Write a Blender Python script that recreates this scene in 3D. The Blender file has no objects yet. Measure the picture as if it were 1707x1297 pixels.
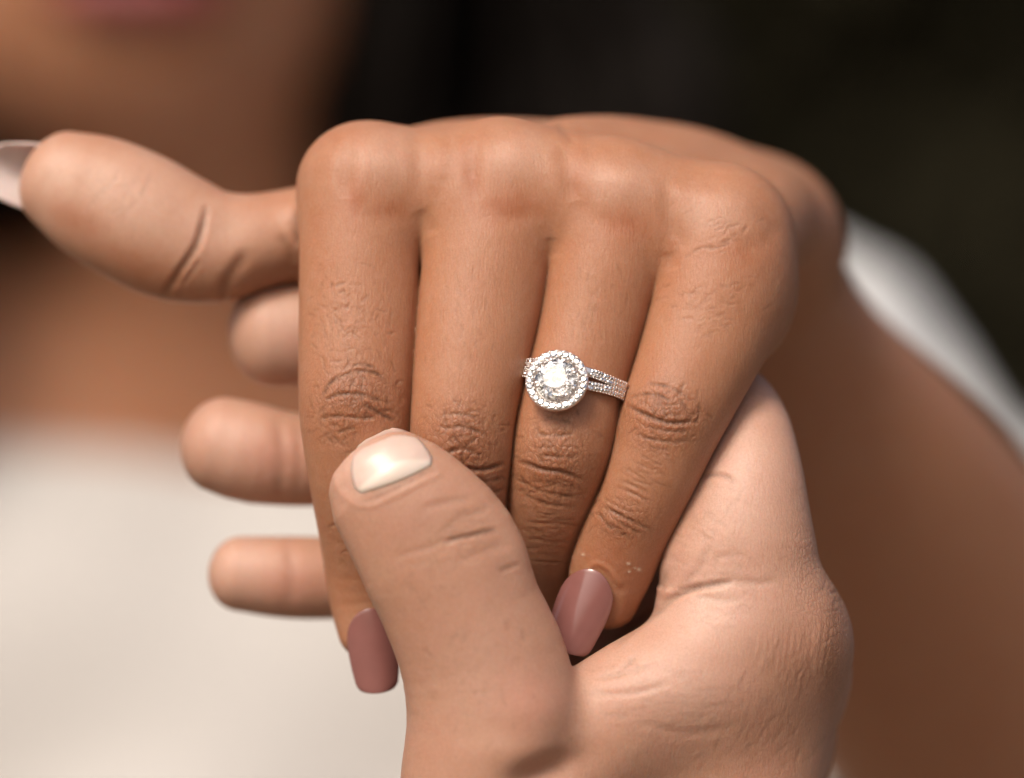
import bpy, bmesh, math, random, os, time
import numpy as np
from concurrent.futures import ThreadPoolExecutor
from mathutils import Vector, Matrix
T00 = time.time()
random.seed(7)
rng = np.random.default_rng(7)
C = bpy.context.scene.collection
sc = bpy.context.scene

# ------------------------------------------------------------------ units
# modelling unit "u": twelve to the millimetre.  x right, y down, z towards the viewer; world: x right, y away, z up (metres)
S = 1.0 / 12000.0
CX, CY, D = 853.5, 648.5, 7200.0
F32 = np.float32
def W(p):                                   # model -> world
    p = np.asarray(p, dtype=np.float64)
    return np.stack([(p[..., 0] - CX) * S, -p[..., 2] * S, (CY - p[..., 1]) * S], -1)
def Wv(p): return Vector(W(p).tolist())
def Dv(d): return Vector((d[0], -d[2], -d[1]))      # direction
def at(px, py, z):                          # a sight point at its own depth -> model coordinates
    k = (D - z) / D
    return np.array([CX + (px - CX) * k, CY + (py - CY) * k, z])

# ------------------------------------------------------------------ camera
cam = bpy.data.cameras.new('camera'); camo = bpy.data.objects.new('camera', cam); C.objects.link(camo)
camo.location = (0, -D * S, 0); camo.rotation_euler = (math.radians(90), 0, 0)
cam.sensor_width = 36; cam.sensor_fit = 'HORIZONTAL'
cam.lens = 36 * D / 1707.0
cam.clip_start = 0.01; cam.clip_end = 200
cam.dof.use_dof = True; cam.dof.focus_distance = (D - 50) * S; cam.dof.aperture_fstop = 5.3; cam.dof.aperture_blades = 0
sc.camera = camo

# ------------------------------------------------------------------ world, sun, exposure
SUN_DIR = Vector((-0.34, -0.67, 0.76)).normalized()        # towards the sun
elev = math.asin(SUN_DIR.z)
wd = bpy.data.worlds.new('World'); sc.world = wd; wd.use_nodes = True
nt = wd.node_tree; nt.nodes.clear()
sky = nt.nodes.new('ShaderNodeTexSky'); sky.sky_type = 'NISHITA'; sky.sun_disc = False
sky.sun_elevation = elev; sky.sun_rotation = math.atan2(SUN_DIR.x, SUN_DIR.y)
sky.air_density = 0.8; sky.dust_density = 6.0; sky.ozone_density = 0.3
bg = nt.nodes.new('ShaderNodeBackground'); bg.inputs['Strength'].default_value = 0.13
wo = nt.nodes.new('ShaderNodeOutputWorld')
nt.links.new(sky.outputs[0], bg.inputs[0]); nt.links.new(bg.outputs[0], wo.inputs[0])
sl = bpy.data.lights.new('sun', 'SUN'); sl.energy = 2.6; sl.angle = math.radians(18); sl.color = (1.0, 0.93, 0.84)
so = bpy.data.objects.new('sun', sl); C.objects.link(so)
so.rotation_euler = SUN_DIR.to_track_quat('Z', 'Y').to_euler()
sc.view_settings.view_transform = 'Standard'; sc.view_settings.look = 'None'
sc.view_settings.exposure = 0.0; sc.view_settings.gamma = 1.0
sc.render.engine = 'CYCLES'
sc.cycles.use_denoising = True
sc.cycles.max_bounces = 14; sc.cycles.transmission_bounces = 14; sc.cycles.glossy_bounces = 8
sc.cycles.sample_clamp_indirect = 6.0

# ------------------------------------------------------------------ object helpers
def link(o, parent=None):
    C.objects.link(o)
    if parent is not None: o.parent = parent
    return o
def tag(o, label=None, cat=None, group=None, kind=None):
    if label: o['label'] = label
    if cat: o['category'] = cat
    if group: o['group'] = group
    if kind: o['kind'] = kind
    return o
def empty(name, loc=(0, 0, 0)):
    o = bpy.data.objects.new(name, None); o.location = loc; o.empty_display_size = 0.01
    return link(o)
def mesh_obj(name, verts, faces, mat, parent=None, smooth=True):
    me = bpy.data.meshes.new(name)
    verts = np.asarray(verts, dtype=F32)
    if isinstance(faces, np.ndarray):
        n, k = faces.shape
        me.vertices.add(len(verts)); me.vertices.foreach_set('co', verts.ravel())
        me.loops.add(n * k); me.loops.foreach_set('vertex_index', faces.astype(np.int32).ravel())
        me.polygons.add(n); me.polygons.foreach_set('loop_start', np.arange(0, n * k, k, dtype=np.int32))
        me.update(calc_edges=True)
    else:
        me.from_pydata(verts.tolist(), [], faces); me.update()
    me.polygons.foreach_set('use_smooth', np.full(len(me.polygons), smooth))
    if mat: me.materials.append(mat)
    o = bpy.data.objects.new(name, me)
    return link(o, parent)
def add_attr(o, name, arr):
    a = o.data.attributes.new(name, 'FLOAT', 'POINT'); a.data.foreach_set('value', np.asarray(arr, dtype=F32))

# ------------------------------------------------------------------ implicit bodies
def catmull(P, n):
    P = np.asarray(P, float); m = len(P)
    seg = np.r_[0, np.cumsum(np.linalg.norm(np.diff(P[:, :3], axis=0), axis=1))]
    t = np.linspace(0, seg[-1], n); out = np.zeros((n, P.shape[1]))
    # non-uniform cubic hermite with finite-difference tangents
    d = np.zeros_like(P)
    h = np.diff(seg)
    sl_ = np.diff(P, axis=0) / h[:, None]
    d[0] = sl_[0]; d[-1] = sl_[-1]
    for i in range(1, m - 1):
        d[i] = (sl_[i - 1] * h[i] + sl_[i] * h[i - 1]) / (h[i] + h[i - 1])
    k = np.clip(np.searchsorted(seg, t, side='right') - 1, 0, m - 2)
    u = (t - seg[k]) / h[k]; u = u[:, None]; hk = h[k][:, None]
    out = ((2*u**3 - 3*u**2 + 1) * P[k] + (u**3 - 2*u**2 + u) * hk * d[k] + (-2*u**3 + 3*u**2) * P[k+1] + (u**3 - u**2) * hk * d[k+1])
    return out

class Tube:
    """A limb segment: centre line with an elliptical section. Stations (px, py, z, half-width across, half-thickness)."""
    def __init__(s, st, n=28, cap0=1.0, cap1=1.0, side=None, screen=True, k=0):
        P = []
        for r in st:
            if screen:
                q = at(*r[:3]); f = (D - r[2]) / D
                P.append([*q, r[3] * f, r[4] * f])
            else: P.append(list(r))
        c = catmull(P, n)
        s.C = c[:, :3]; s.R = c[:, 3:5]; s.n = n; s.k = k
        T = np.gradient(s.C, axis=0); s.step = np.linalg.norm(T, axis=1); T /= s.step[:, None]
        view = np.array([0, 0, 1.0]) if side is None else None
        if side is None: A = np.cross(T, view)
        else: A = np.tile(np.asarray(side, float), (n, 1)); A -= (A * T).sum(1)[:, None] * T
        A /= np.linalg.norm(A, axis=1)[:, None]
        s.T, s.A, s.B = T, A, np.cross(T, A)
        # end caps: ellipsoids that take over the taper without a kink
        s.ends = []
        for e_, nx, q in ((0, 1, cap0), (n - 1, n - 2, cap1)):
            slope = (s.R[e_].mean() - s.R[nx].mean()) / np.linalg.norm(s.C[e_] - s.C[nx])
            x = np.clip(-slope * q, -0.9, 3); e = x / math.sqrt(1 + x * x); g = 1 / math.sqrt(1 - e * e)
            s.ends.append((g, e, q * s.R[e_].min() * g))
        r = s.R.max(1)[:, None] * 1.05
        s.lo = (s.C - r).min(0) - 5; s.hi = (s.C + r).max(0) + 5
        s.C32 = s.C.astype(F32); s.c2 = (s.C32 ** 2).sum(1)
        s.tab = np.concatenate([s.C, s.T, s.A, s.B, s.R], 1).astype(F32)
        s.step = s.step.astype(F32)
    def raw(s, p):
        i = np.argmin(s.c2[None] - 2 * (p @ s.C32.T), axis=1)
        u = i + ((p - s.C32[i]) * s.tab[i, 3:6]).sum(1) / s.step[i]
        for _ in range(2):
            uu = np.clip(u, 0, s.n - 1.0001); j = uu.astype(int); f = (uu - j)[:, None].astype(F32)
            tb = s.tab[j] * (1 - f) + s.tab[j + 1] * f
            q = p - tb[:, :3]
            l = (q * tb[:, 3:6]).sum(1)
            if _ == 0: u = uu + l / s.step[j]
        a = (q * tb[:, 6:9]).sum(1); b = (q * tb[:, 9:12]).sum(1)
        w, t = tb[:, 12].copy(), tb[:, 13].copy(); c = np.ones_like(w)
        z = np.zeros_like(w)
        for m, (g, e, cl), sg in ((uu <= 0, s.ends[0], -1), (uu >= s.n - 1.01, s.ends[1], 1)):
            w[m] *= g; t[m] *= g; c[m] = cl; z[m] = np.maximum(sg * l[m], 0) + e * cl
        l = z
        k0 = np.sqrt((a / w) ** 2 + (b / t) ** 2 + (l / c) ** 2)
        k1 = np.sqrt((a / w / w) ** 2 + (b / t / t) ** 2 + (l / c / c) ** 2) + 1e-9
        d = k0 * (k0 - 1) / k1
        return np.maximum(d, -np.minimum(w, t)), uu
    def __call__(s, p):
        e = np.maximum(np.maximum(s.lo - p, p - s.hi), 0)
        bd = np.sqrt((e * e).sum(1)).astype(F32)
        m = bd < 92
        out = bd + 10
        if m.any(): out[m] = s.raw(p[m])[0]
        return out

class Ell:
    def __init__(s, c, r, rot=None, screen=True):
        f = (D - c[2]) / D if screen else 1
        s.c = (at(*c) if screen else np.asarray(c, float)).astype(F32); s.r = (np.asarray(r, float) * f).astype(F32)
        s.M = None if rot is None else np.asarray(rot, F32)
    def __call__(s, p):
        q = p - s.c
        if s.M is not None: q = q @ s.M.T
        k0 = np.sqrt(((q / s.r) ** 2).sum(1)); k1 = np.sqrt(((q / s.r ** 2) ** 2).sum(1)) + 1e-9
        d = k0 * (k0 - 1) / k1
        return np.maximum(d, -s.r.min())

def smin(a, b, k):
    h = np.maximum(k - np.abs(a - b), 0) / k
    return np.minimum(a, b) - h * h * k * 0.25
def crease_min(a, b, g=4.0, w=7.0):         # two fingers pressed together: a fold between them
    return np.minimum(a, b) + g * np.exp(-np.abs(a - b) / w) * np.exp(-np.maximum(np.minimum(a, b), 0) / 40)

def web_min(a, b, p, web):                   # neighbouring fingers: one mass above the web, a fold below it
    t = np.clip((web - p[:, 1]) / 190, 0, 1); t = t * t * (3 - 2 * t); k = 3 + 84 * t
    h = np.maximum(k - np.abs(a - b), 0) / k
    return np.minimum(a, b) - h * h * k * 0.25 + (1 - t) * 4 * np.exp(-np.abs(a - b) / 7) * np.exp(-np.maximum(np.minimum(a, b), 0) / 40)
def axis_warp(segs):
    """segs: list of (start, stop, step) -> monotone coordinates"""
    out = []
    for a, b, h in segs:
        n = max(1, int(round((b - a) / h))); out.append(a + (b - a) * np.arange(n) / n)
    out.append([segs[-1][1]])
    return np.concatenate(out).astype(F32)

def extract(f, gx, gy, gz, relax=2, project=1):
    """surface nets on a tensor-product grid, only near the surface"""
    BS = 4
    G = [gx, gy, gz]
    n = [(len(g) - 1) // BS * BS for g in G]
    BIG = 16
    def centers(ids, size):
        lo = np.stack([G[a][np.minimum(ids[:, a] * size, n[a])] for a in range(3)], 1)
        hi = np.stack([G[a][np.minimum((ids[:, a] + 1) * size, n[a])] for a in range(3)], 1)
        return (lo + hi) / 2, np.linalg.norm(hi - lo, axis=1) / 2
    nb = [(v + BIG - 1) // BIG for v in n]
    ids = np.stack(np.meshgrid(*[np.arange(v) for v in nb], indexing='ij'), -1).reshape(-1, 3)
    c, r = centers(ids, BIG)
    ids = ids[np.abs(f(c.astype(F32))) < r * 1.5 + 14]
    off = np.stack(np.meshgrid(*[np.arange(4)] * 3, indexing='ij'), -1).reshape(-1, 3)
    ids = (ids[:, None] * 4 + off[None]).reshape(-1, 3)
    ids = ids[(ids[:, 0] * BS < n[0]) & (ids[:, 1] * BS < n[1]) & (ids[:, 2] * BS < n[2])]
    c, r = centers(ids, BS)
    ids = ids[np.abs(f(c.astype(F32))) < r * 1.5 + 8]
    o5 = np.stack(np.meshgrid(*[np.arange(BS + 1)] * 3, indexing='ij'), -1).reshape(-1, 3)
    N = len(ids); vals = np.empty((N, (BS + 1) ** 3), F32)
    CH = 700
    def job(s):
        gi = ids[s:s + CH, None] * BS + o5[None]
        p = np.stack([G[a][gi[..., a]] for a in range(3)], -1).reshape(-1, 3)
        vals[s:s + CH] = f(p).reshape(-1, (BS + 1) ** 3)
    with ThreadPoolExecutor(4) as ex: list(ex.map(job, range(0, N, CH)))
    vals = vals.reshape(N, 5, 5, 5)
    cor = np.stack([vals[:, i:i+4, j:j+4, k:k+4] for i in (0, 1) for j in (0, 1) for k in (0, 1)], -1)   # N,4,4,4,8
    ins = cor < 0
    act = ins.any(-1) & ~ins.all(-1)
    b, i, j, k = np.nonzero(act)
    cv = cor[b, i, j, k]
    cell = ids[b] * BS + np.stack([i, j, k], 1)
    cl = np.array([[(q >> 2) & 1, (q >> 1) & 1, q & 1] for q in range(8)])
    E = [(a, c2) for a in range(8) for c2 in range(a + 1, 8) if bin(a ^ c2).count('1') == 1]
    acc = np.zeros((len(cell), 3)); cnt = np.zeros(len(cell))
    for a, c2 in E:
        va, vb = cv[:, a], cv[:, c2]; m = (va < 0) != (vb < 0)
        t = np.where(m, va / np.where(m, va - vb, 1), 0)
        acc += np.where(m[:, None], cl[a] + t[:, None] * (cl[c2] - cl[a]), 0); cnt += m
    fr = acc / cnt[:, None]
    V = np.stack([G[a][cell[:, a]] * (1 - fr[:, a]) + G[a][cell[:, a] + 1] * fr[:, a] for a in range(3)], 1)
    key = (cell[:, 0].astype(np.int64) * (n[1] + 2) + cell[:, 1]) * (n[2] + 2) + cell[:, 2]
    order = np.argsort(key); ks = key[order]
    st = [(n[1] + 2) * (n[2] + 2), (n[2] + 2), 1]
    def look(kk):
        pos = np.clip(np.searchsorted(ks, kk), 0, len(ks) - 1); ok = ks[pos] == kk
        return np.where(ok, order[pos], -1)
    faces = []
    for a in range(3):
        e = 4 >> a                                  # corner one step along axis a
        va, vb = cv[:, 0] < 0, cv[:, e] < 0
        m = np.nonzero(va != vb)[0]
        a1, a2 = (a + 1) % 3, (a + 2) % 3
        k0 = key[m]
        q = np.stack([m, look(k0 - st[a1]), look(k0 - st[a1] - st[a2]), look(k0 - st[a2])], 1)
        flip = va[m]
        q[flip] = q[flip][:, ::-1]
        faces.append(q[(q >= 0).all(1)])
    F = np.concatenate(faces)
    for it in range(relax):
        sm = np.zeros_like(V); w = np.zeros(len(V))
        for x, y in ((0, 1), (1, 2), (2, 3), (3, 0)):
            sm += np.stack([np.bincount(F[:, x], V[F[:, y], q], len(V)) + np.bincount(F[:, y], V[F[:, x], q], len(V)) for q in range(3)], 1)
            w += np.bincount(F[:, x], minlength=len(V)) + np.bincount(F[:, y], minlength=len(V))
        V = V * 0.5 + 0.5 * sm / np.maximum(w, 1)[:, None]
    for it in range(project):
        g, v = grad(f, V); V = V - np.clip(v, -4, 4)[:, None] * g
    return V, F          # F winds outward in (x, y down, z to viewer): mirrored on the way to the world

def grad(f, V, e=2.0):
    V = V.astype(F32); g = np.zeros((len(V), 3)); v = np.zeros(len(V))
    def job(a):
        for d in ((1, -1, -1), (-1, -1, 1), (-1, 1, -1), (1, 1, 1)):
            d = np.array(d, F32); q = f(V[a:a + 40000] + d * F32(e)); g[a:a + 40000] += q[:, None] * d; v[a:a + 40000] += q
    with ThreadPoolExecutor(4) as ex: list(ex.map(job, range(0, len(V), 40000)))
    g /= np.linalg.norm(g, axis=1)[:, None] + 1e-9
    return g, v / 4
def normals(V, F):
    a = V[F[:, 2]] - V[F[:, 0]]; b = V[F[:, 3]] - V[F[:, 1]]
    fn = np.cross(a, b); N = np.zeros_like(V)
    for q in range(3):
        for c in range(4): N[:, q] += np.bincount(F[:, c], fn[:, q], len(V))
    return N / (np.linalg.norm(N, axis=1)[:, None] + 1e-12)
def front_z(f, px, py, z0=300, z1=-700):
    """depth of the skin met first along the sight line through a point"""
    zs = np.linspace(z0, z1, 1001); P = np.array([at(px, py, z) for z in zs], F32)
    v = f(P); i = np.argmax(v < 0)
    return float(zs[i])
FINE = float(os.environ.get('FINE', '3'))

# ------------------------------------------------------------------ woman's hand and forearm
w_index = Tube([(606,318,-110,104,100),(600,410,-80,101,92),(600,520,-55,102,88),(596,620,-35,99,86),(594,690,-25,95,84),(602,780,-40,90,78),(612,870,-75,84,72),(613,945,-106,73,64),(616,1005,-116,66,57),(621,1060,-108,56,48)], cap1=1.0)
w_middle = Tube([(833,314,-108,112,104),(816,410,-70,110,95),(802,500,-45,107,90),(786,600,-20,99,88),(772,700,-5,90,86),(768,760,-5,88,82),(764,840,-40,84,76),(765,930,-95,76,68),(775,1040,-170,60,54)])
w_ring = Tube([(1025,345,-95,106,104),(1010,440,-65,101,94),(986,540,-45,92,88),(959,640,-25,88,84),(940,730,-12,87,82),(924,800,-25,80,78),(909,880,-75,68,70),(906,960,-135,60,60),(915,1060,-200,48,48)])
w_pinky = Tube([(1200,385,-95,108,106),(1195,470,-60,110,102),(1178,550,-40,108,98),(1143,640,-15,96,90),(1118,700,0,89,84),(1094,770,5,79,76),(1070,830,-5,74,70),(1037,900,-25,73,66),(1014,965,-45,68,58),(1003,1012,-62,56,48)], cap1=0.9)
w_thumb = Tube([(640,430,-360,95,95),(560,395,-290,78,80),(500,390,-260,76,76),(430,402,-240,80,78),(370,410,-230,94,82),(296,396,-225,108,87),(218,358,-220,111,86),(140,319,-220,101,74),(84,291,-225,80,60)], cap1=1.0)
w_meta = [Tube([(612,318,-150,86,84),(760,303,-290,104,104),(930,316,-450,112,110),(1230,390,-700,95,95)]),
          Tube([(838,314,-150,92,88),(960,302,-300,108,108),(1080,314,-450,112,108),(1255,384,-700,98,95)]),
          Tube([(1030,348,-150,88,86),(1090,345,-290,104,104),(1165,332,-450,104,104),(1280,386,-700,98,95)]),
          Tube([(1202,396,-150,92,90),(1220,400,-290,106,104),(1258,372,-460,100,100),(1300,408,-700,92,92)]),
          Tube([(560,400,-290,80,90),(760,440,-420,110,110),(1000,440,-560,125,110),(1260,430,-720,100,95)])]
w_arm = Tube([(1264,386,-640,108,95),(1272,430,-740,114,100),(1300,550,-900,150,120),(1424,810,-1250,246,190),(1675,1200,-1900,310,260),(1900,1500,-2500,340,300),(2060,1700,-2900,350,330)], n=40)
w_heel = Ell((1236,478,-150), (94,132,125))
w_ridge = Tube([(606,322,-128,88,86),(720,318,-118,92,92),(830,318,-126,90,90),(930,326,-112,94,94),(1020,350,-118,88,90),(1110,374,-108,94,92),(1195,400,-118,94,92)])

def f_woman(p):
    fi, fm, fr, fp = w_index(p), w_middle(p), w_ring(p), w_pinky(p)
    d = web_min(web_min(web_min(fi, fm, p, 425), fr, p, 480), fp, p, 515)
    m = w_meta[0](p)
    for t in w_meta[1:]: m = smin(m, t(p), 55)
    m = smin(smin(m, w_heel(p), 60), w_ridge(p), 50)
    d = smin(d, m, 64)
    d = smin(d, w_thumb(p), 60)
    return smin(d, w_arm(p), 90)

# ------------------------------------------------------------------ man's hand and forearm
m_thumb = Tube([(620,776,112,88,58),(637,800,118,104,66),(670,840,122,118,72),(733,926,122,136,84),(768,1012,112,131,90),(806,1105,98,139,96),(822,1200,80,146,112),(826,1300,60,160,130),(850,1450,20,190,150),(950,1650,-60,190,150)], cap0=0.9)
m_index = Tube([(1285,1070,-60,122,118),(1238,990,-35,138,110),(1240,885,-30,120,98),(1252,785,-52,88,85),(1252,715,-100,66,74),(1225,668,-180,60,70),(1100,660,-320,70,70),(940,680,-370,68,66),(840,700,-370,58,56)], n=36)
m_middle = Tube([(1300,1120,-190,105,110),(1250,930,-270,90,95),(1170,760,-350,85,85),(1050,640,-370,82,82),(850,580,-340,82,82),(640,556,-300,86,80),(510,554,-285,90,80),(452,556,-280,88,78)], n=36, cap1=0.95)
m_ring = Tube([(1280,1220,-260,105,105),(1200,1010,-360,95,95),(1080,840,-420,88,88),(850,770,-390,82,82),(640,758,-320,80,78),(490,766,-290,78,76),(405,752,-280,84,78),(362,740,-278,80,72)], n=36, cap1=0.95)
m_pinky = Tube([(1260,1300,-290,100,100),(1150,1130,-390,85,85),(960,1010,-400,75,75),(760,970,-350,70,70),(600,964,-310,68,66),(470,962,-290,68,62),(396,956,-285,62,56)], n=36, cap1=0.95)
m_palm = [Tube([(945,1262,40,120,90),(1082,1172,20,118,100),(1200,1110,-10,120,108),(1280,1065,-50,116,112)], cap0=0.8),
          Tube([(1266,1075,-80,138,118),(1232,1200,-80,156,130),(1190,1320,-80,186,140),(1110,1600,-100,230,150),(1060,1800,-120,190,135),(1040,2000,-140,200,150),(1060,2500,-200,270,230)], n=36),
          Tube([(1230,950,-290,110,80),(1080,1060,-350,150,70),(960,1260,-250,140,100)]),
          Tube([(1270,1110,-190,130,110),(1220,1300,-220,150,120),(1090,1650,-180,170,120)])]
def f_man(p):
    d = crease_min(crease_min(crease_min(m_index(p), m_middle(p)), m_ring(p)), m_pinky(p))
    m = smin(smin(smin(m_palm[0](p), m_palm[1](p), 90), m_palm[3](p), 90), m_palm[2](p), 40)
    d = smin(d, m, 50)
    return smin(d, m_thumb(p), 34)

# ------------------------------------------------------------------ sculpting: creases and bumps move geometry; crease shade is also painted as colour
class Sculpt:
    def __init__(s, V, N, lab):
        s.V, s.N, s.lab = V, N, lab
        k = D / (D - V[:, 2]); s.x = CX + (V[:, 0] - CX) * k; s.y = CY + (V[:, 1] - CY) * k
        s.face = np.clip((N[:, 2] + 0.15) / 0.35, 0, 1)
        s.h = np.zeros(len(V)); s.attr = {}
    def sel(s, x0, x1, y0, y1, parts):
        m = (s.x > x0) & (s.x < x1) & (s.y > y0) & (s.y < y1) & (s.face > 0)
        if parts is not None: m &= np.isin(s.lab, parts)
        return np.nonzero(m)[0]
    def a(s, name):
        if name not in s.attr: s.attr[name] = np.zeros(len(s.V))
        return s.attr[name]
    def blob(s, px, py, rx, ry, h, ang=0, parts=None, attr=None, amt=1.0, p=2):
        R = 2.6 * max(rx, ry); i = s.sel(px - R, px + R, py - R, py + R, parts)
        c, n = math.cos(math.radians(ang)), math.sin(math.radians(ang))
        dx, dy = s.x[i] - px, s.y[i] - py; u, v = dx * c + dy * n, -dx * n + dy * c
        g = np.exp(-(np.abs(u / rx) ** p + np.abs(v / ry) ** p)) * s.face[i]
        s.h[i] += g * h
        if attr: t = s.a(attr); t[i] = np.maximum(t[i], g * amt) if amt > 0 else t[i] + g * amt
    def line(s, pts, w, h, parts=None, amt=None, taper=True, rim=0.25):
        pts = np.asarray(pts, float)
        if len(pts) > 2: pts = catmull(np.c_[pts, np.zeros(len(pts))], 5 * len(pts))[:, :2]
        R = 4 * w; i = s.sel(pts[:, 0].min() - R, pts[:, 0].max() + R, pts[:, 1].min() - R, pts[:, 1].max() + R, parts)
        if not len(i): return
        P = np.stack([s.x[i], s.y[i]], 1)
        L = np.r_[0, np.cumsum(np.linalg.norm(np.diff(pts, axis=0), axis=1))]
        bd = np.full(len(i), 1e9); bt = np.zeros(len(i))
        for k in range(len(pts) - 1):
            e = pts[k + 1] - pts[k]; l2 = (e * e).sum() + 1e-9
            t = np.clip(((P - pts[k]) @ e) / l2, 0, 1)
            d = np.linalg.norm(P - pts[k] - t[:, None] * e, axis=1)
            m = d < bd; bd[m] = d[m]; bt[m] = (L[k] + t[m] * (L[k + 1] - L[k])) / L[-1]
        tp = np.clip(np.minimum(bt, 1 - bt) / 0.22, 0.0, 1) ** 0.7 if taper else 1.0
        ph = pts[0, 0] * 0.7 + pts[0, 1] * 1.3; fine_ = w < 3.7; tp = tp if not fine_ else tp * (0.68 + 0.32 * np.sin(bt * L[-1] / 6.5 + ph) * np.cos(bt * L[-1] / 11 + ph * 2)); w = w if not fine_ else w * (0.85 + 0.3 * np.sin(bt * L[-1] / 9 + ph) ** 2)
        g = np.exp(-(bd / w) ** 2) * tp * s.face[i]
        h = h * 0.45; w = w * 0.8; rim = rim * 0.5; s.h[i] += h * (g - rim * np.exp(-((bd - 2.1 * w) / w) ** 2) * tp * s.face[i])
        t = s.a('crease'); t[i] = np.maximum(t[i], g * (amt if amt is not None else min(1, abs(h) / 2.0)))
    def net(s, px, py, rx, ry, n, ln, h, w, ang=0, spread=25, parts=None, seed=0, two=True):
        """a net of fine skin lines inside an oval patch"""
        r = np.random.default_rng(seed)
        for q in range(n):
            u, v = np.clip(r.normal(0, 0.5, 2), -1.2, 1.2)
            c0 = np.array([px + u * rx, py + v * ry])
            a = math.radians(ang + r.normal(0, spread) + (90 if two and r.random() < 0.4 else 0))
            l = ln * r.uniform(0.4, 1.2); e = np.array([math.cos(a), math.sin(a)]) * l / 2; b = r.normal(0, l * 0.07, 2)
            s.line([c0 - e, c0 + b, c0 + e], w * r.uniform(0.8, 1.3), h * r.uniform(0.3, 1.0) * 1.15, parts, rim=0.3)
def finish(f, V, F, prims):
    """orientation, labels of the nearest limb, normals"""
    L = np.stack([t(V.astype(F32)) for t in prims], 1)
    lab = np.argmin(L, 1)
    N = normals(V, F)
    g, _ = grad(f, V[::97])
    if (N[::97] * g).sum() < 0: N = -N
    return lab, N
def oriented(V, F, N):
    """faces wound so that they look outward in the world (the model space is mirrored)"""
    a = V[F[:, 1]] - V[F[:, 0]]; b = V[F[:, 3]] - V[F[:, 0]]
    fl = (np.cross(a, b) * N[F[:, 0]]).sum() > 0
    return F[:, ::-1] if fl else F

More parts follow.
